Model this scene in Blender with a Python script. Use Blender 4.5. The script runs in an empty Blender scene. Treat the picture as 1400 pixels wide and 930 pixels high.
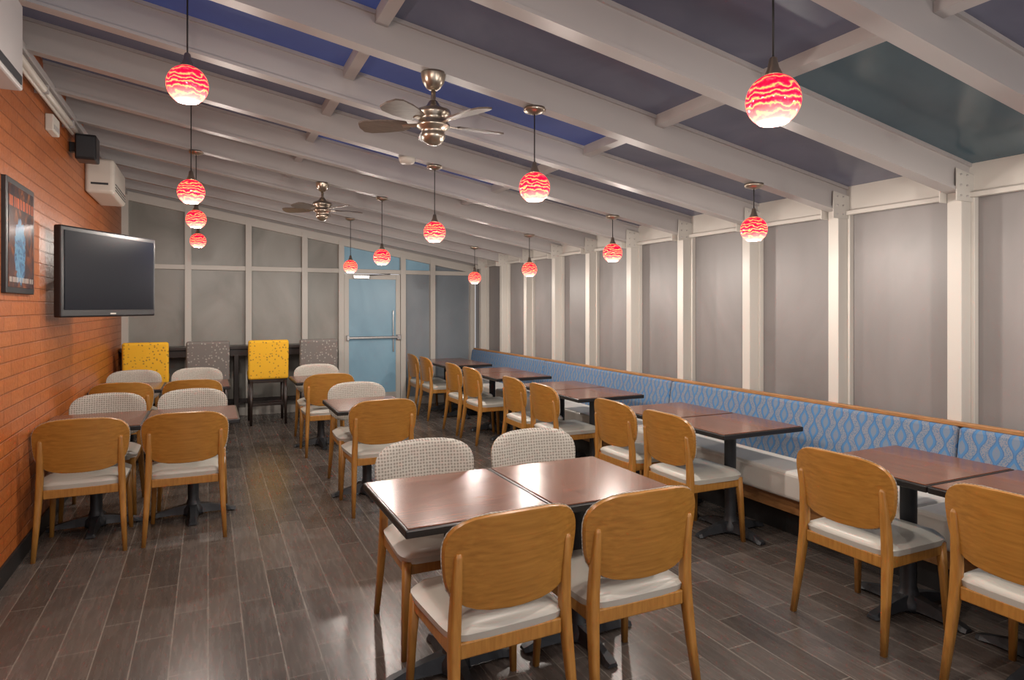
import bpy, bmesh, math, random
from mathutils import Vector, Matrix
random.seed(3)
S=bpy.context.scene
COL=S.collection
S.view_settings.view_transform='Standard'
S.view_settings.look='None'
# ------------------------------------------------------------------ materials
def newmat(name):
    m=bpy.data.materials.new(name); m.use_nodes=True
    nt=m.node_tree; b=nt.nodes['Principled BSDF']
    return m,nt,b
def simple(name,col,rough=.5,metal=0,emit=None,es=0,spec=.5):
    m,nt,b=newmat(name)
    b.inputs['Base Color'].default_value=(*col,1); b.inputs['Roughness'].default_value=rough
    b.inputs['Metallic'].default_value=metal; b.inputs['Specular IOR Level'].default_value=spec
    if emit: b.inputs['Emission Color'].default_value=(*emit,1); b.inputs['Emission Strength'].default_value=es
    return m
def N(nt,t,**k):
    n=nt.nodes.new(t)
    for a,v in k.items(): setattr(n,a,v)
    return n
def ramp(nt,fac,stops,interp='LINEAR'):
    r=N(nt,'ShaderNodeValToRGB'); r.color_ramp.interpolation=interp
    e=r.color_ramp.elements
    while len(e)<len(stops): e.new(.5)
    for i,(p,c) in enumerate(stops): e[i].position=p; e[i].color=(*c,1)
    nt.links.new(fac,r.inputs['Fac']); return r.outputs['Color']
def coords(nt,kind='Object',scale=(1,1,1),order=None):
    if kind=='World':
        o=N(nt,'ShaderNodeNewGeometry').outputs['Position']
    else: o=N(nt,'ShaderNodeTexCoord').outputs[kind]
    if order:
        s=N(nt,'ShaderNodeSeparateXYZ'); nt.links.new(o,s.inputs[0])
        c=N(nt,'ShaderNodeCombineXYZ')
        for i,a in enumerate(order):
            if a: nt.links.new(s.outputs[a],c.inputs[i])
        o=c.outputs[0]
    mp=N(nt,'ShaderNodeMapping'); mp.inputs['Scale'].default_value=scale
    nt.links.new(o,mp.inputs[0]); return mp.outputs[0]
def math_(nt,op,a,b=None,c=None,clamp=False):
    n=N(nt,'ShaderNodeMath',operation=op); n.use_clamp=clamp
    for i,x in enumerate((a,b,c)):
        if x is None: continue
        if isinstance(x,(int,float)): n.inputs[i].default_value=x
        else: nt.links.new(x,n.inputs[i])
    return n.outputs[0]
def mixc(nt,fac,a,b,mode='MIX'):
    n=N(nt,'ShaderNodeMix',data_type='RGBA',blend_type=mode)
    if isinstance(fac,(int,float)): n.inputs[0].default_value=fac
    else: nt.links.new(fac,n.inputs[0])
    for i,x in ((6,a),(7,b)):
        if isinstance(x,tuple): n.inputs[i].default_value=(*x,1)
        else: nt.links.new(x,n.inputs[i])
    return n.outputs[2]
def noise(nt,vec,scale=5,detail=3,dist=0):
    n=N(nt,'ShaderNodeTexNoise'); n.inputs['Scale'].default_value=scale; n.inputs['Detail'].default_value=detail
    n.inputs['Distortion'].default_value=dist
    nt.links.new(vec,n.inputs['Vector']); return n.outputs['Fac']
def bump(nt,b,h,strength=.3,dist=.01):
    n=N(nt,'ShaderNodeBump'); n.inputs['Strength'].default_value=strength; n.inputs['Distance'].default_value=dist
    nt.links.new(h,n.inputs['Height']); nt.links.new(n.outputs[0],b.inputs['Normal'])
def woodmat(name,c1,c2,scale,rough=.35,coat=0,spec=.5,det=6,dist=.6):
    m,nt,b=newmat(name)
    v=coords(nt,'Object',scale)
    f=noise(nt,v,6,det,dist)
    col=ramp(nt,f,[(.3,c1),(.7,c2)])
    nt.links.new(col,b.inputs['Base Color']); b.inputs['Roughness'].default_value=rough
    b.inputs['Coat Weight'].default_value=coat; b.inputs['Specular IOR Level'].default_value=spec
    return m

chair_wood=woodmat('amber_wood',(.27,.118,.020),(.385,.18,.034),(.8,12,13),.34,dist=.3)
leg_wood=woodmat('amber_wood_legs',(.28,.12,.022),(.40,.19,.040),(12,12,1.5),.4,dist=.3)
table_wood=woodmat('walnut_laminate',(.075,.024,.012),(.205,.075,.036),(.7,22,1),.22,.15,.5,8,.3)
table_edge=simple('black_table_edge',(.012,.01,.01),.3)
iron=simple('cast_iron',(.03,.033,.038),.45,.2)
dark_wood=simple('espresso_wood',(.02,.011,.008),.35)
vinyl=simple('cream_vinyl',(.46,.44,.39),.38)
white_vinyl=simple('white_vinyl',(.62,.59,.54),.4)
nickel=simple('brushed_nickel',(.42,.36,.29),.28,.9)
blade_m=woodmat('fan_blade',(.10,.075,.06),(.17,.135,.11),(1,20,20),.35)
black=simple('black_plastic',(.01,.01,.012),.35)
screen=simple('tv_screen',(.004,.005,.010),.4,spec=.08)
white_pl=simple('white_plastic',(.58,.54,.48),.4)
alu=simple('painted_aluminium',(.50,.475,.435),.42)
alu2=simple('painted_aluminium_beam',(.40,.375,.365),.42)
chrome=simple('steel_fixture',(.5,.5,.5),.25,1)
cable=simple('cable',(.01,.01,.01),.6)
trimwood=woodmat('bench_trim_wood',(.24,.11,.035),(.38,.19,.07),(10,1.5,10),.4)
blackbase=simple('black_baseboard',(.012,.012,.012),.5)

def mat_backfabric():
    m,nt,b=newmat('cream_woven_pattern')
    v=coords(nt,'Object',(1,1,1),('X','Z',None))
    s=N(nt,'ShaderNodeTexVoronoi'); s.inputs['Scale'].default_value=62; s.inputs['Randomness'].default_value=.15
    nt.links.new(v,s.inputs['Vector'])
    col=ramp(nt,s.outputs['Distance'],[(.25,(.23,.21,.185)),(.45,(.46,.435,.385))])
    nt.links.new(col,b.inputs['Base Color']); b.inputs['Roughness'].default_value=.8
    return m
backfab=mat_backfabric()
def mat_stoolfab(name,base,motif,sc,lo,hi):
    m,nt,b=newmat(name)
    v=coords(nt,'Object',(1,1,.7),('X','Z',None))
    s=N(nt,'ShaderNodeTexVoronoi'); s.inputs['Scale'].default_value=sc; s.inputs['Randomness'].default_value=.6
    nt.links.new(v,s.inputs['Vector'])
    w=noise(nt,v,60,2)
    f=math_(nt,'ADD',s.outputs['Distance'],math_(nt,'MULTIPLY',w,.5))
    col=ramp(nt,f,[(lo,motif),(hi,base)])
    nt.links.new(col,b.inputs['Base Color']); b.inputs['Roughness'].default_value=.8
    return m
yellowfab=mat_stoolfab('yellow_motif_fabric',(.78,.43,.02),(.36,.20,.025),26,.47,.54)
greyfab=mat_stoolfab('grey_motif_fabric',(.16,.145,.135),(.33,.31,.28),26,.46,.54)

def mat_benchfab():
    m,nt,b=newmat('blue_ogee_fabric')
    g=N(nt,'ShaderNodeNewGeometry').outputs['Position']
    s=N(nt,'ShaderNodeSeparateXYZ'); nt.links.new(g,s.inputs[0])
    y=s.outputs['Y']; z=s.outputs['Z']
    P=.088
    u=math_(nt,'DIVIDE',math_(nt,'ADD',y,10.0),P)
    fl=math_(nt,'FLOOR',u)
    fr=math_(nt,'ABSOLUTE',math_(nt,'SUBTRACT',math_(nt,'FRACT',u),.5))
    par=math_(nt,'MULTIPLY',math_(nt,'MODULO',fl,2.0),math.pi)
    ang=math_(nt,'ADD',math_(nt,'MULTIPLY',z,2*math.pi/.145),par)
    w=math_(nt,'MULTIPLY_ADD',math_(nt,'SINE',ang),.18,.23)
    d=math_(nt,'SUBTRACT',fr,w)
    inner=math_(nt,'SUBTRACT',fr,math_(nt,'SUBTRACT',w,.19))
    dots=N(nt,'ShaderNodeTexVoronoi'); dots.inputs['Scale'].default_value=130; nt.links.new(g,dots.inputs['Vector'])
    outer=mixc(nt,math_(nt,'GREATER_THAN',dots.outputs['Distance'],.42),(.08,.13,.20),(.22,.205,.20))
    c=mixc(nt,math_(nt,'LESS_THAN',d,0.0),outer,(.045,.155,.33))
    c=mixc(nt,math_(nt,'LESS_THAN',inner,0.0),c,(.16,.18,.21))
    c=mixc(nt,math_(nt,'LESS_THAN',math_(nt,'ABSOLUTE',d),.035),c,(.03,.10,.24))
    c=mixc(nt,.3,c,(.055,.16,.31))
    nt.links.new(c,b.inputs['Base Color']); b.inputs['Roughness'].default_value=.75
    return m
benchfab=mat_benchfab()

def mat_brick():
    m,nt,b=newmat('painted_orange_brick')
    v=coords(nt,'World',(1,1,1),('Y','Z',None))
    t=N(nt,'ShaderNodeTexBrick'); nt.links.new(v,t.inputs['Vector'])
    t.inputs['Scale'].default_value=1; t.inputs['Brick Width'].default_value=.29; t.inputs['Row Height'].default_value=.088
    t.inputs['Mortar Size'].default_value=.006; t.inputs['Mortar Smooth'].default_value=.5
    t.inputs['Color1'].default_value=(.38,.105,.020,1); t.inputs['Color2'].default_value=(.31,.078,.014,1)
    t.inputs['Mortar'].default_value=(.27,.072,.015,1)
    nz=noise(nt,v,30,4)
    c=mixc(nt,.3,t.outputs['Color'],ramp(nt,nz,[(.3,(.23,.05,.009)),(.7,(.48,.155,.04))]))
    nt.links.new(c,b.inputs['Base Color']); b.inputs['Roughness'].default_value=.4
    h=math_(nt,'ADD',math_(nt,'MULTIPLY',t.outputs['Fac'],-1.0),math_(nt,'MULTIPLY',nz,.5))
    bump(nt,b,h,.9,.008); return m
def mat_floor():
    m,nt,b=newmat('wood_look_plank_tile')
    v=coords(nt,'World',(1,1,1),('Y','X',None))
    t=N(nt,'ShaderNodeTexBrick'); nt.links.new(v,t.inputs['Vector'])
    t.offset=.37; t.offset_frequency=2
    t.inputs['Scale'].default_value=1; t.inputs['Brick Width'].default_value=.61; t.inputs['Row Height'].default_value=.152
    t.inputs['Mortar Size'].default_value=.0026; t.inputs['Mortar Smooth'].default_value=.1
    t.inputs['Color1'].default_value=(.070,.057,.050,1); t.inputs['Color2'].default_value=(.118,.098,.087,1)
    t.inputs['Mortar'].default_value=(.22,.195,.17,1)
    v2=coords(nt,'World',(16,1.6,1))
    nz=noise(nt,v2,3,6,.4)
    g=ramp(nt,nz,[(.3,(.68,.68,.68)),(.7,(1.15,1.13,1.1))])
    c=mixc(nt,.7,t.outputs['Color'],g,'MULTIPLY')
    nt.links.new(c,b.inputs['Base Color'])
    r=math_(nt,'MULTIPLY_ADD',nz,.10,.22); nt.links.new(r,b.inputs['Roughness'])
    h=math_(nt,'ADD',math_(nt,'MULTIPLY',t.outputs['Fac'],-1.0),math_(nt,'MULTIPLY',nz,.2))
    bump(nt,b,h,.2,.002); return m
def mat_frost(name,c1,c2,rough=.38,emit=None,es=0,spec=.4):
    m,nt,b=newmat(name)
    v=coords(nt,'World',(1,1,.6))
    nz=noise(nt,v,1.6,4,.8)
    nt.links.new(ramp(nt,nz,[(.3,c1),(.7,c2)]),b.inputs['Base Color'])
    b.inputs['Roughness'].default_value=rough; b.inputs['Specular IOR Level'].default_value=spec
    if emit: b.inputs['Emission Color'].default_value=(*emit,1); b.inputs['Emission Strength'].default_value=es
    return m
brick=mat_brick(); floorm=mat_floor()
frost=mat_frost('frosted_glass_night',(.155,.145,.142),(.215,.20,.197),.5,spec=.8)
frost_back=mat_frost('frosted_glass_back',(.15,.145,.125),(.27,.26,.235),.42,spec=.7)
frost_bluegrey=mat_frost('frosted_glass_bluegrey',(.15,.18,.21),(.21,.24,.27),.42,spec=.7)
frost_blue=mat_frost('frosted_glass_dusk_glow',(.14,.23,.29),(.20,.32,.39),.35,(.20,.36,.47),.2)  # twilight backlight from outside put into the blue base and a weak emission
roof_grey=mat_frost('roof_glazing_sky_glow',(.07,.072,.105),(.12,.123,.165),.25,(.06,.07,.14),.10,.8)  # faint evening sky glow put into the panel emission
roof_blue=mat_frost('roof_glazing_blue_sky_glow',(.03,.045,.13),(.05,.07,.18),.22,(.03,.06,.24),.28)  # deep blue sky beyond the roof put into colour and emission
roof_teal=mat_frost('roof_glazing_teal_sky_glow',(.035,.065,.08),(.06,.10,.12),.18,(.05,.09,.12),.12)  # opaque pane; evening sky behind it painted as teal with some emission
def mat_globe():
    m,nt,b=newmat('red_swirl_art_glass')
    v=coords(nt,'Object')
    w=N(nt,'ShaderNodeTexWave'); w.bands_direction='Z'; w.inputs['Scale'].default_value=15
    w.inputs['Distortion'].default_value=9; w.inputs['Detail'].default_value=3; w.inputs['Detail Scale'].default_value=1.5
    nt.links.new(v,w.inputs['Vector'])
    col=ramp(nt,w.outputs['Fac'],[(.1,(.55,.002,.025)),(.5,(.80,.018,.055)),(.78,(.9,.08,.05)),(1,(1,.26,.08))])
    s=N(nt,'ShaderNodeSeparateXYZ'); nt.links.new(v,s.inputs[0])
    hot=math_(nt,'MULTIPLY_ADD',s.outputs['Z'],-14.0,-.30,True)
    col=mixc(nt,math_(nt,'MULTIPLY',hot,.65),col,(1,.50,.38))
    nt.links.new(col,b.inputs['Emission Color']); nt.links.new(col,b.inputs['Base Color'])
    st=math_(nt,'MULTIPLY_ADD',s.outputs['Z'],-17.0,2.7)
    nt.links.new(st,b.inputs['Emission Strength']); b.inputs['Roughness'].default_value=.1
    return m
globe=mat_globe()
def mat_poster():
    m,nt,b=newmat('framed_poster_art')
    g=N(nt,'ShaderNodeNewGeometry').outputs['Position']
    s=N(nt,'ShaderNodeSeparateXYZ'); nt.links.new(g,s.inputs[0])
    y=math_(nt,'SUBTRACT',s.outputs['Y'],4.755); z=math_(nt,'SUBTRACT',s.outputs['Z'],1.96)
    nz=noise(nt,g,9,5,1.5)
    c=ramp(nt,nz,[(.35,(.012,.010,.018)),(.55,(.07,.02,.012)),(.68,(.30,.09,.025)),(.8,(.05,.10,.16))])
    r=math_(nt,'SQRT',math_(nt,'ADD',math_(nt,'POWER',math_(nt,'MULTIPLY',math_(nt,'ADD',y,.04),7.5),2.0),math_(nt,'POWER',math_(nt,'MULTIPLY',math_(nt,'ADD',z,.08),4.6),2.0)))
    r=math_(nt,'ADD',r,math_(nt,'MULTIPLY',nz,.9))
    fig=ramp(nt,nz,[(.35,(.03,.08,.18)),(.55,(.12,.27,.40)),(.7,(.04,.10,.22))])
    c=mixc(nt,math_(nt,'LESS_THAN',r,1.35),c,fig)
    v=N(nt,'ShaderNodeCombineXYZ'); nt.links.new(math_(nt,'MULTIPLY',y,30.0),v.inputs[0])
    txt=math_(nt,'MULTIPLY',math_(nt,'GREATER_THAN',noise(nt,v.outputs[0],1,1),.48),math_(nt,'LESS_THAN',math_(nt,'ABSOLUTE',math_(nt,'SUBTRACT',z,.20)),.03))
    c=mixc(nt,txt,c,(.45,.09,.03))
    txt2=math_(nt,'MULTIPLY',math_(nt,'GREATER_THAN',noise(nt,v.outputs[0],3,1),.5),math_(nt,'LESS_THAN',math_(nt,'ABSOLUTE',math_(nt,'ADD',z,.25)),.015))
    c=mixc(nt,txt2,c,(.5,.45,.4))
    nt.links.new(c,b.inputs['Base Color']); b.inputs['Roughness'].default_value=.2; return m
poster=mat_poster()

# ------------------------------------------------------------------ mesh builder
class MB:
    def __init__(s): s.v=[];s.f=[];s.m=[];s.s=[];s.mats=[]
    def mi(s,mat):
        if mat not in s.mats: s.mats.append(mat)
        return s.mats.index(mat)
    def add(s,vs,fs,mat,smooth=False,M=None):
        o=len(s.v)
        for p in vs:
            p=Vector(p)
            if M: p=M@p
            s.v.append(p)
        i=s.mi(mat)
        for f in fs: s.f.append([o+k for k in f]); s.m.append(i); s.s.append(smooth)
    def box(s,lo,hi,mat,bevel=0,M=None,seg=2):
        bm=bmesh.new(); bmesh.ops.create_cube(bm,size=1)
        lo=Vector(lo);hi=Vector(hi)
        for v in bm.verts: v.co=Vector([(lo[k]+hi[k])/2+v.co[k]*(hi[k]-lo[k]) for k in range(3)])
        if bevel: bmesh.ops.bevel(bm,geom=bm.edges[:],offset=bevel,segments=seg,profile=.5,affect='EDGES')
        bm.verts.index_update()
        s.add([v.co.copy() for v in bm.verts],[[v.index for v in f.verts] for f in bm.faces],mat,False,M); bm.free()
    def lathe(s,prof,mat,n=24,c=(0,0,0),M=None,cap=True):
        vs=[];fs=[]
        for r,z in prof:
            for k in range(n):
                a=2*math.pi*k/n; vs.append((c[0]+r*math.cos(a),c[1]+r*math.sin(a),c[2]+z))
        for i in range(len(prof)-1):
            for k in range(n):
                fs.append([i*n+k,i*n+(k+1)%n,(i+1)*n+(k+1)%n,(i+1)*n+k])
        if cap:
            fs.append(list(range(n))[::-1]); fs.append([(len(prof)-1)*n+k for k in range(n)])
        s.add(vs,fs,mat,True,M)
    def sweep(s,path,sizes,mat,n=12,ex=4.0,M=None):
        vs=[];fs=[]
        for (x,y,z),(w,d) in zip(path,sizes):
            for k in range(n):
                a=2*math.pi*(k+.5)/n; c=math.cos(a); q=math.sin(a)
                vs.append((x+w*math.copysign(abs(c)**(2/ex),c),y+d*math.copysign(abs(q)**(2/ex),q),z))
        for i in range(len(path)-1):
            for k in range(n): fs.append([i*n+k,i*n+(k+1)%n,(i+1)*n+(k+1)%n,(i+1)*n+k])
        fs.append(list(range(n))[::-1]); fs.append([(len(path)-1)*n+k for k in range(n)])
        s.add(vs,fs,mat,True,M)
    def tube(s,p,q,r,mat,n=12):
        p=Vector(p);q=Vector(q);d=q-p
        R=d.to_track_quat('Z','Y').to_matrix().to_4x4(); R.translation=p
        s.lathe([(r,0),(r,d.length)],mat,n,M=R)
    def shell(s,nu,nv,F,B,mf,mb,me,M=None):
        g=lambda fn:[fn(-1+2*i/nu,-1+2*j/nv) for j in range(nv+1) for i in range(nu+1)]
        W=nu+1
        q=[[j*W+i,j*W+i+1,(j+1)*W+i+1,(j+1)*W+i] for j in range(nv) for i in range(nu)]
        vf=g(F); vb=g(B)
        s.add(vf,q,mf,True,M); s.add(vb,[f[::-1] for f in q],mb,True,M)
        per=[i for i in range(W)]+[j*W+nu for j in range(1,nv+1)]+[nv*W+i for i in range(nu-1,-1,-1)]+[j*W for j in range(nv-1,0,-1)]
        n=len(per); vs=[vf[k] for k in per]+[vb[k] for k in per]
        s.add(vs,[[k,n+k,n+(k+1)%n,(k+1)%n] for k in range(n)],me,True,M)
    def mesh(s,name):
        me=bpy.data.meshes.new(name); me.from_pydata([tuple(v) for v in s.v],[],s.f)
        for m in s.mats: me.materials.append(m)
        for p,m,sm in zip(me.polygons,s.m,s.s): p.material_index=m; p.use_smooth=sm
        bm=bmesh.new(); bm.from_mesh(me); bmesh.ops.recalc_face_normals(bm,faces=bm.faces[:]); bm.to_mesh(me); bm.free()
        me.update(); return me
def place(name,me,loc=(0,0,0),rz=0,parent=None):
    o=bpy.data.objects.new(name,me); COL.objects.link(o); o.location=loc; o.rotation_euler=(0,0,rz)
    if parent: o.parent=parent
    return o
def obj(name,mb,loc=(0,0,0),rz=0): return place(name,mb.mesh(name),loc,rz)

# ------------------------------------------------------------------ room
XL,XR,YB,Y0=-1.04,4.05,10.0,-1.1
TAN=.175
def zb(x): return 2.2+TAN*(4-x)      # underside of rafters
b=MB(); b.box((XL-.2,Y0,-.1),(XR+.2,YB+.2,0),floorm); obj('floor',b)
b=MB(); b.box((XL-.2,Y0,0),(XL,YB+.2,zb(XL)+.28),brick); obj('wall_left',b)
b=MB(); b.box((XL,Y0,0),(XL+.015,9.45,.11),blackbase,.003); obj('baseboard_left',b)
YS=[-.92+.8*k for k in range(14)]
YS=[round(y,3) for y in YS if y<9.9]
def slab(mb,x0,x1,z0a,y0,y1,mat,z1a=None,z1b=None,z0b=None):
    z0b=z0a if z0b is None else z0b
    vs=[(x0,y0,z0a),(x1,y0,z0b),(x1,y1,z0b),(x0,y1,z0a),(x0,y0,z1a),(x1,y0,z1b),(x1,y1,z1b),(x0,y1,z1a)]
    fs=[[3,2,1,0],[4,5,6,7],[0,1,5,4],[1,2,6,5],[2,3,7,6],[3,0,4,7]]
    mb.add(vs,fs,mat)
# right wall
b=MB()
b.box((XR-.03,Y0,0),(XR+.1,YB,.60),alu)
b.box((XR-.03,Y0,2.2),(XR+.1,YB,2.42),alu)
b.box((XR-.07,Y0,2.185),(XR-.03,YB,2.215),alu,.004)
obj('wall_right',b)
for k,y in enumerate(YS+[YB]):
    if y<YB:
        p=MB(); p.box((XR-.13,y-.04,0),(XR,y+.04,2.22),alu,.004)
        p.box((XR-.04,y-.06,.6),(XR,y-.04,2.2),alu,.003); p.box((XR-.04,y+.04,.6),(XR,y+.06,2.2),alu,.003)
        obj('trim_post',p)
ys=[Y0]+YS+[YB]
for k in range(len(ys)-1):
    g=MB(); g.box((XR,ys[k]+.0,.6),(XR+.02,ys[k+1],2.2),frost); obj('window_%d'%(k+1),g)
# back wall
b=MB()
zt=lambda x: zb(x)-.02
for x in [-1.0,-.25,.525,1.296,1.83,2.79,3.28,3.97]:
    w=.04; slab(b,x-w,x+w,0,YB-.08,YB+.04,alu,zt(x-w),zt(x+w))
b.box((-1.04,YB-.065,2.07),(4.02,YB+.03,2.135),alu,.003)
for a,c in ((-1.04,1.83),(2.79,4.02)): b.box((a,YB-.06,0),(c,YB+.03,.12),alu,.003)
slab(b,XL,XR,zt(XL)-.07,YB-.07,YB+.04,alu,zt(XL)+.05,zt(XR)+.05,zt(XR)-.07)
slab(b,XL,XR,zt(XL)+.05,YB-.04,YB+.06,alu2,zb(XL)+.22,zb(XR)+.22,zt(XR)+.05)
obj('wall_back',b)
n=30
def bwin(x0,x1,m,lo=True,up=True):
    global n
    g=MB()
    if lo: g.box((x0,YB,.12),(x1,YB+.015,2.08),m)
    if up: slab(g,x0,x1,2.13,YB,YB+.015,m,zt(x0),zt(x1))
    obj('window_%d'%n,g); n+=1
bwin(-1.0,-.25,frost_back); bwin(-.25,.525,frost_back); bwin(.525,1.296,frost_back); bwin(1.296,1.83,frost_back)
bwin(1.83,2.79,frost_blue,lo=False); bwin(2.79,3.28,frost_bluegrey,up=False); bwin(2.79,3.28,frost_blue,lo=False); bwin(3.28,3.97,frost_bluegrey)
# door
d=MB()
d.box((1.875,YB-.06,.01),(1.945,YB-.015,2.06),alu,.004); d.box((2.675,YB-.06,.01),(2.745,YB-.015,2.06),alu,.004)
d.box((1.945,YB-.06,.01),(2.675,YB-.015,.22),alu,.004); d.box((1.945,YB-.06,1.98),(2.675,YB-.015,2.06),alu,.004)
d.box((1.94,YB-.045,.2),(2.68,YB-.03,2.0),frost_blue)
d.box((1.93,YB-.13,1.06),(2.70,YB-.10,1.10),chrome,.008); d.box((1.9,YB-.13,1.04),(1.94,YB-.05,1.12),chrome,.006); d.box((2.68,YB-.13,1.04),(2.74,YB-.05,1.12),chrome,.006)
d.box((2.62,YB-.08,.85),(2.64,YB-.06,1.5),chrome,.004)
d.box((2.0,YB-.12,1.985),(2.25,YB-.06,2.04),chrome,.006); d.tube((2.25,YB-.1,2.04),(2.55,YB-.2,2.06),.009,chrome)
obj('door_1',d)
# roof
roof=MB()
PX=[XL,.75,2.4,XR]
yy=[Y0]+YS+[YB+.04]
for i in range(3):
    for k in range(len(yy)-1):
        m=roof_grey
        yc=(yy[k]+yy[k+1])/2
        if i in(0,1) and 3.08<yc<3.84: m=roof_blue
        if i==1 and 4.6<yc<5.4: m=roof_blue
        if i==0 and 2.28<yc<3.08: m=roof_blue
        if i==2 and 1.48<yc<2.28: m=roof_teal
        x0,x1=PX[i],PX[i+1]
        slab(roof,x0,x1,zb(x0)+.19,yy[k],yy[k+1],m,zb(x0)+.21,zb(x1)+.21,zb(x1)+.19)
obj('ceiling',roof)
for x in (.75,2.4):
    p=MB()
    for k in range(len(yy)-1):
        slab(p,x-.03,x+.03,zb(x-.03)+.13,yy[k]+.03,yy[k+1]-.03,alu2,zb(x-.03)+.19,zb(x+.03)+.19,zb(x+.03)+.13)
    obj('trim_purlin',p)
bm_=MB()
def beam(mb):
    a,c=XL,XR-.02
    slab(mb,a,c,zb(a),-.042,.042,alu2,zb(a)+.018,zb(c)+.018,zb(c))
    slab(mb,a,c,zb(a)+.018,-.028,.028,alu2,zb(a)+.17,zb(c)+.17,zb(c)+.018)
    slab(mb,a,c,zb(a)+.17,-.042,.042,alu2,zb(a)+.19,zb(c)+.19,zb(c)+.17)
    x0,x1=3.86,4.03
    slab(mb,x0,x1,2.16,-.05,-.044,alu,zb(x0)+.12,zb(x1)+.12)
    slab(mb,x0,x1,2.16,.044,.05,alu,zb(x0)+.12,zb(x1)+.12)
    for sx in (3.895,3.955):
        for sz in (2.19,2.25,2.31):
            mb.tube((sx,-.05,sz),(sx,-.056,sz),.006,alu2,8)
beam(bm_); bme=bm_.mesh('rafter')
for y in YS: place('trim_rafter',bme,(0,y,0))
b=MB(); b.box((XL,Y0,zb(XL)-.03),(XL+.07,YB,zb(XL)+.02),alu2,.005); obj('trim_left_plate',b)

# ------------------------------------------------------------------ chair
def superw(t,n=3.0): return max(0,1-abs(t)**n)**(1/n)
def row(v): return math.sin(math.pi/2*v*.985)
def chair_mesh():
    c=MB()
    zc,H,W=.688,.172,.258
    def P(a,v,off,grow=1):
        t=row(v); w=W*superw(t,3.2)*(1+.06*t)*grow
        x=a*w; z=zc+H*t*grow
        y=-.238-.13*(z-.52)+.055*(x/W)**2
        return (x,y+off,z)
    c.shell(18,18,lambda a,v:P(a,v,-.012,.985),lambda a,v:P(a,v,.004),chair_wood,chair_wood,chair_wood)
    def pad(a,v):
        r=max(abs(a),abs(v)); return P(a,v,.010+.022*(1-r**6))
    c.shell(18,18,lambda a,v:P(a,v,.004,1.012),pad,backfab,backfab,backfab)
    for sx in (-1,1):
        c.sweep([(sx*.240,-.268,0),(sx*.228,-.235,.22),(sx*.220,-.212,.40),(sx*.216,-.212,.50),(sx*.214,-.222,.62),(sx*.213,-.236,.715),(sx*.213,-.238,.73)],
                [(.013,.014),(.017,.019),(.020,.024),(.020,.022),(.018,.018),(.014,.012),(.008,.007)],leg_wood)
        c.sweep([(sx*.232,.222,0),(sx*.222,.21,.25),(sx*.212,.20,.425)],[(.013,.013),(.017,.017),(.021,.021)],leg_wood)
        c.box((sx*.212-.012,-.2,.365),(sx*.212+.012,.19,.42),leg_wood,.005)
    c.box((-.2,-.222,.365),(.2,-.198,.42),leg_wood,.005); c.box((-.2,.188,.365),(.2,.212,.42),leg_wood,.005)
    def seat(a,v,z0,z1,g):
        t=row(v); r=max(abs(a),abs(v)); w=.238*superw(t,7)*g*(1+.03*t)
        return (a*w,.005+t*.232*g,z0+(z1-z0)*(1-r**5))
    c.shell(18,18,lambda a,v:seat(a,v,.445,.475,1.0),lambda a,v:seat(a,v,.415,.415,.97),vinyl,vinyl,vinyl)
    return c.mesh('dining_chair')
CH=chair_mesh()
def table_mesh():
    t=MB(); hx,hy=.308,.35
    t.box((-hx,-hy,.715),(hx,hy,.747),table_edge,.006)
    t.box((-hx+.012,-hy+.012,.745),(hx-.012,hy-.012,.7505),table_wood,.001,seg=1)
    t.box((-.18,-.18,.695),(.18,.18,.715),iron,.004)
    t.lathe([(.06,.69),(.04,.66),(.038,.12),(.05,.08),(.07,.055),(.075,.03),(.075,.012)],iron,20)
    for k in range(4):
        M=Matrix.Rotation(k*math.pi/2,4,'Z')
        vs=[];fs=[]
        prof=[(.03,.045,.02,.085),(.12,.032,.016,.07),(.22,.026,.012,.045),(.27,.034,.008,.03),(.29,.026,.006,.022)]
        for (x,w,z0,z1) in prof: vs+=[(x,-w,z0),(x,w,z0),(x,w*.6,z1),(x,-w*.6,z1)]
        for i in range(len(prof)-1):
            for q in range(4): fs.append([i*4+q,i*4+(q+1)%4,(i+1)*4+(q+1)%4,(i+1)*4+q])
        fs.append([3,2,1,0]); l=len(prof)-1; fs.append([l*4,l*4+1,l*4+2,l*4+3])
        t.add(vs,fs,iron,False,M)
        t.lathe([(.018,0),(.02,.012)],black,10,(.262,0,0),M)
    return t.mesh('dining_table')
TB=table_mesh()
def chair(x,y,rz): place('dining_chair',CH,(x,y,0),rz+math.radians(random.uniform(-1.5,1.5)))
def table(x,y,rz=0): place('dining_table',TB,(x,y,0),rz)
# foreground group
table(.948,2.595); table(1.568,2.595)
chair(.955,2.25,math.radians(3)); chair(1.515,2.25,0)
chair(1.01,2.97,math.pi); chair(1.645,2.98,math.pi)
# left groups
for y0 in (5.37,7.47):
    table(-.715,y0); table(-.10,y0)
    chair(-.72,y0-.345,0); chair(-.13,y0-.345,0)
    chair(-.72,y0+.40,math.pi); chair(-.11,y0+.43,math.pi)
# middle column
for y0,x in ((5.37,1.2),(7.47,1.15)):
    table(x,y0); chair(x,y0-.33,0); chair(x+.03,y0+.34,math.pi)
# right row
for g,y in enumerate((1.19,3.06,4.80,6.55,8.28)):
    for k in range(2):
        yc=y+.31+.62*k
        table(3.26,yc,math.pi/2)
        yo=yc+(-.12 if (g==0 and k==0) else 0)+(.05 if g else .0)
        chair(2.975,yo,-math.pi/2)

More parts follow.
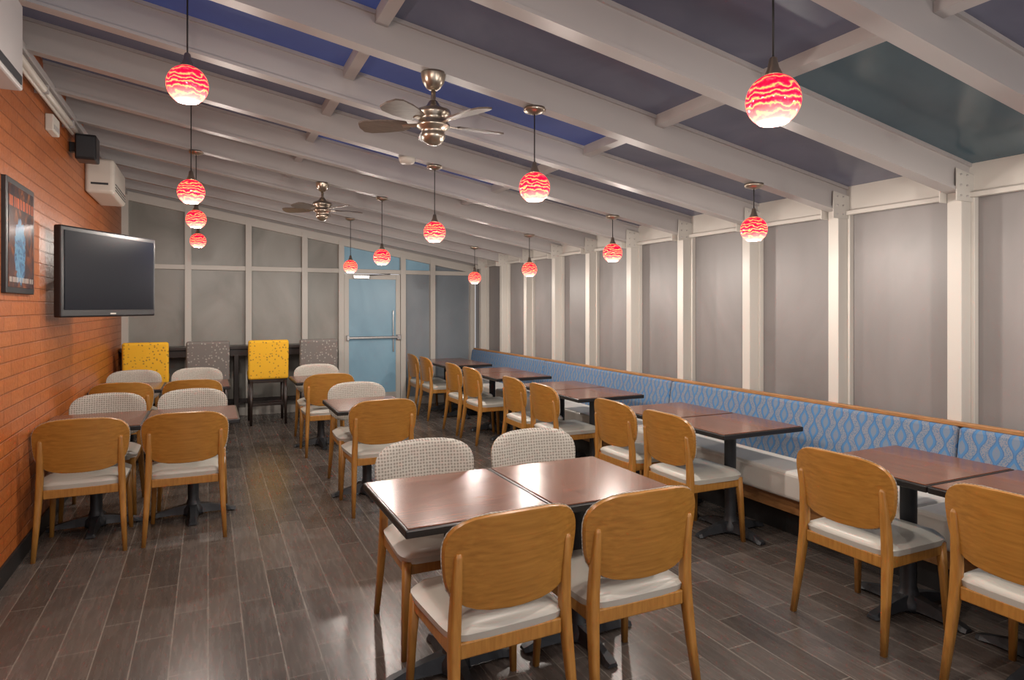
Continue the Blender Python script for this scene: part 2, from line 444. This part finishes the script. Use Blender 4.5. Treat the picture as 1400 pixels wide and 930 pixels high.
# ------------------------------------------------------------------ banquette
B=MB()
ya,ye=-.25,9.66
B.box((3.60,ya,0),(3.90,ye,.17),blackbase)
B.box((3.52,ya,.17),(3.91,ye,.29),trimwood,.004)
joints=[ya,2.22,4.72,7.18,ye]
for k in range(4):
    a,c=joints[k]+.004,joints[k+1]-.004
    B.box((3.43,a,.29),(3.84,c,.47),white_vinyl,.025,seg=3)
    M=Matrix.Translation((3.80,0,.45))@Matrix.Rotation(math.radians(9),4,'Y')
    B.box((-.02,a,0),(.075,c,.425),benchfab,.022,M,seg=3)
B.box((3.90,ya,.29),(3.918,ye,.885),trimwood,.003)
B.box((3.875,ya,.868),(3.918,ye,.892),trimwood,.004)
obj('banquette_bench',B)

# ------------------------------------------------------------------ bar counter and stools
c=MB()
c.box((-1.02,9.52,.975),(1.62,9.9,1.015),dark_wood,.005)
c.box((-.98,9.56,.88),(1.58,9.86,.975),dark_wood,.003)
for x in (-.98,.32,1.53):
    for y in (9.55,9.81): c.box((x,y,0),(x+.06,y+.06,.9),dark_wood,.004)
c.box((-.98,9.82,.2),(1.58,9.86,.26),dark_wood,.003)
obj('bar_counter',c)
def stool_mesh(f,nm):
    s=MB()
    s.box((-.24,-.22,.60),(.24,.22,.70),f,.03,seg=3)
    s.box((-.235,-.215,.55),(.235,.215,.61),dark_wood,.006)
    M=Matrix.Translation((0,-.205,.60))@Matrix.Rotation(math.radians(6),4,'X')
    s.box((-.25,-.04,.0),(.25,.035,.52),f,.028,M,seg=3)
    for sx in (-1,1):
        s.sweep([(sx*.215,-.25,0),(sx*.21,-.205,.58)],[(.016,.018),(.022,.022)],dark_wood)
        s.sweep([(sx*.215,.21,0),(sx*.21,.19,.58)],[(.016,.018),(.022,.022)],dark_wood)
        s.box((sx*.212-.01,-.22,.2),(sx*.212+.01,.2,.235),dark_wood,.003)
    s.box((-.21,.18,.22),(.21,.21,.255),dark_wood,.003); s.box((-.21,-.235,.25),(.21,-.215,.285),dark_wood,.003)
    return s.mesh(nm)
SY=stool_mesh(yellowfab,'stool_yellow'); SG=stool_mesh(greyfab,'stool_grey')
for x,m in ((-.69,SY),(0,SG),(.72,SY),(1.36,SG)): place('bar_stool',m,(x,9.27,0))

# ------------------------------------------------------------------ pendants
G=MB()
R=.083
pr=[]
for k in range(3,25):
    a=math.pi*k/24   # from top
    pr.append((R*math.sin(a),R*math.cos(a)))
pr=[p for p in pr if p[1]>-R*.86]
pr.append((R*.50,-R*.865)); pr.append((R*.47,-R*.83))
inner=[(max(r-.004,.001),z*.95) for r,z in pr[::-1][2:]]
G.lathe(pr+inner,globe,32,cap=False)
GL=G.mesh('globe_shade')
PW=38
def pendant(x,y,z):
    zc_=zb(x)
    e=bpy.data.objects.new('pendant_lamp',None); COL.objects.link(e); e.location=(x,y,z)
    h=MB()
    h.lathe([(.03,R*.86),(.028,R+.0),(.018,R+.02),(.012,R+.05),(.006,R+.055)],nickel,20)
    top=zc_-z
    h.lathe([(.0035,R+.05),(.0035,top-.015)],cable,8)
    h.lathe([(.012,top-.035),(.055,top-.02),(.06,top-.012),(.06,top)],nickel,28)
    place('fitting',h.mesh('pendant_fitting'),(0,0,0),0,e)
    place('shade',GL,(0,0,0),random.uniform(0,6),e)
    L=bpy.data.lights.new('bulb','POINT'); L.energy=PW; L.color=(1,.92,.83); L.shadow_soft_size=.03
    lo=bpy.data.objects.new('bulb',L); COL.objects.link(lo); lo.parent=e; lo.location=(0,0,-R*.95)
for y,z,x in ((3.08,2.50,-.08),(4.68,2.30,-.10),(6.28,2.32,-.095),(7.88,2.28,-.10)): pendant(x,y,z)
for y,z,x in ((1.48,2.2,1.61),(3.08,2.195,1.59),(4.68,2.12,1.56),(6.28,2.04,1.55),(7.88,2.04,1.56)): pendant(x,y,z)
for y,z in ((3.08,2.05),(4.68,2.02),(6.28,1.96),(7.88,1.935)): pendant(3.18,y,z)
for x,y,z in ((-.1,1.48,2.45),(-.1,-.12,2.45),(1.6,-.12,2.2),(3.2,-.12,2.05),(3.3,1.48,2.05)): pendant(x,y,z)

# ------------------------------------------------------------------ fans
def fan(x,y,rot):
    top=zb(x); f=MB()
    f.lathe([(.02,-.085),(.035,-.075),(.055,-.045),(.062,-.01),(.062,0)],nickel,28)
    f.lathe([(.012,-.20),(.012,-.08)],nickel,14)
    f.lathe([(.02,-.14),(.035,-.165),(.05,-.175),(.085,-.19),(.09,-.21),(.075,-.225),(.072,-.25),(.082,-.258),(.082,-.272),(.06,-.285),(.055,-.30),(.060,-.308),(.058,-.325),(.045,-.345),(.02,-.36),(.004,-.363)],nickel,32)
    for k in range(5):
        M=Matrix.Rotation(rot+k*2*math.pi/5,4,'Z')@Matrix.Translation((0,0,-.255))@Matrix.Rotation(math.radians(12),4,'X')
        f.box((.07,-.014,-.006),(.16,.014,.0),nickel,.002,M)
        out=[(.13,.035),(.17,.05),(.26,.062),(.34,.062),(.375,.045),(.385,.0)]
        pts=[(x_,w) for x_,w in out]+[(x_,-w) for x_,w in out[::-1][1:]]
        m_=len(pts)
        f.add([(a,b_,.004) for a,b_ in pts]+[(a,b_,-.004) for a,b_ in pts],[list(range(m_)),[m_+i for i in range(m_)][::-1]]+[[i,(i+1)%m_,m_+(i+1)%m_,m_+i] for i in range(m_)],blade_m,False,M)
    obj('ceiling_fan',f,(x,y,top))
fan(1.02,3.08,.05); fan(.98,6.28,.1)

# ------------------------------------------------------------------ TV
t=MB()
p0=Vector((-.955,5.46,0)); p1=Vector((-.43,6.36,0)); mid=(p0+p1)/2
ang=math.atan2(p1.y-p0.y,p1.x-p0.x)
t.box((-.52,-.02,1.475),(.52,.04,2.135),black,.012)
t.box((-.49,-.024,1.53),(.49,-.017,2.10),screen,.001,seg=1)
t.box((-.03,-.024,1.495),(.03,-.018,1.505),white_pl)
t.box((-.25,.04,1.6),(.25,.075,2.0),black,.01)
inv=(Matrix.Translation((mid.x,mid.y,0))@Matrix.Rotation(ang,4,'Z')).inverted()
a1=inv@Vector((-1.02,6.25,1.8)); a0=Vector((.05,.06,1.8))
t.tube(a0,a1,.022,iron)
M=Matrix.Rotation(-ang,4,'Z'); M.translation=a1
t.box((-.02,-.06,-.13),(.0,.06,.13),iron,.003,M)
obj('wall_mounted_television',t,(mid.x,mid.y,0),ang)
# poster
p=MB(); p.box((XL-.004,4.44,1.63),(XL+.025,5.07,2.29),black,.004); p.box((XL+.022,4.475,1.665),(XL+.028,5.035,2.255),poster)
obj('framed_poster',p)
# speaker
p=MB(); p.box((XL+.05,6.3,2.77),(XL+.2,6.5,2.98),black,.012); p.box((XL,6.37,2.84),(XL+.06,6.43,2.92),black,.004); p.box((XL+.06,6.292,2.79),(XL+.19,6.3,2.96),iron,.003); obj('wall_speaker',p)
# AC
slot=simple('vent_slot',(.08,.08,.08),.5)
p=MB(); p.box((XL,7.1,2.62),(XL+.24,8.0,2.95),white_pl,.035,seg=4)
for k in range(3): p.box((XL+.2+.01*k,7.16,2.66+.028*k),(XL+.245,7.94,2.668+.028*k),slot)
p.box((XL+.05,7.1-.001,2.70),(XL+.19,7.1+.002,2.72),iron)
obj('air_conditioner',p)
p=MB(); p.box((XL,2.5,2.58),(XL+.24,3.78,2.99),alu2,.01); p.box((XL+.238,2.55,2.60),(XL+.245,3.74,2.64),iron); obj('wall_heater_unit',p)
p=MB(); p.box((XL,5.5,2.80),(XL+.05,5.72,2.92),white_pl,.008); p.box((XL+.05,5.53,2.82),(XL+.055,5.69,2.85),alu2,.001); obj('wall_junction_box',p)
p=MB(); p.tube((XL+.05,3.79,3.0),(XL+.05,7.0,3.0),.025,white_pl,16); p.tube((XL+.05,3.79,2.95),(XL+.05,6.2,2.95),.012,white_pl,12)
for y in (4.2,5.2,6.1,6.9): p.box((XL,y-.012,2.97),(XL+.08,y+.012,3.03),alu2,.003)
obj('conduit_pipe',p)
p=MB(); x=1.345; p.lathe([(.02,-.045),(.05,-.04),(.06,-.02),(.065,0)],white_pl,24,(x,4.68,zb(x)+.0)); obj('smoke_detector',p)

# ------------------------------------------------------------------ world / camera
w=bpy.data.worlds.new('open_end_fill'); S.world=w; w.use_nodes=True  # bright neutral fill added through the open near end of the room
w.node_tree.nodes['Background'].inputs[0].default_value=(.80,.79,.82,1); w.node_tree.nodes['Background'].inputs[1].default_value=1.0
cam=bpy.data.cameras.new('camera'); co=bpy.data.objects.new('camera',cam); COL.objects.link(co)
co.location=(0,0,1.55); co.rotation_euler=(math.pi/2,0,-math.radians(25.3))
cam.sensor_width=36; cam.lens=879/1400*36; cam.shift_y=-45/1400; cam.clip_start=.05
S.camera=co
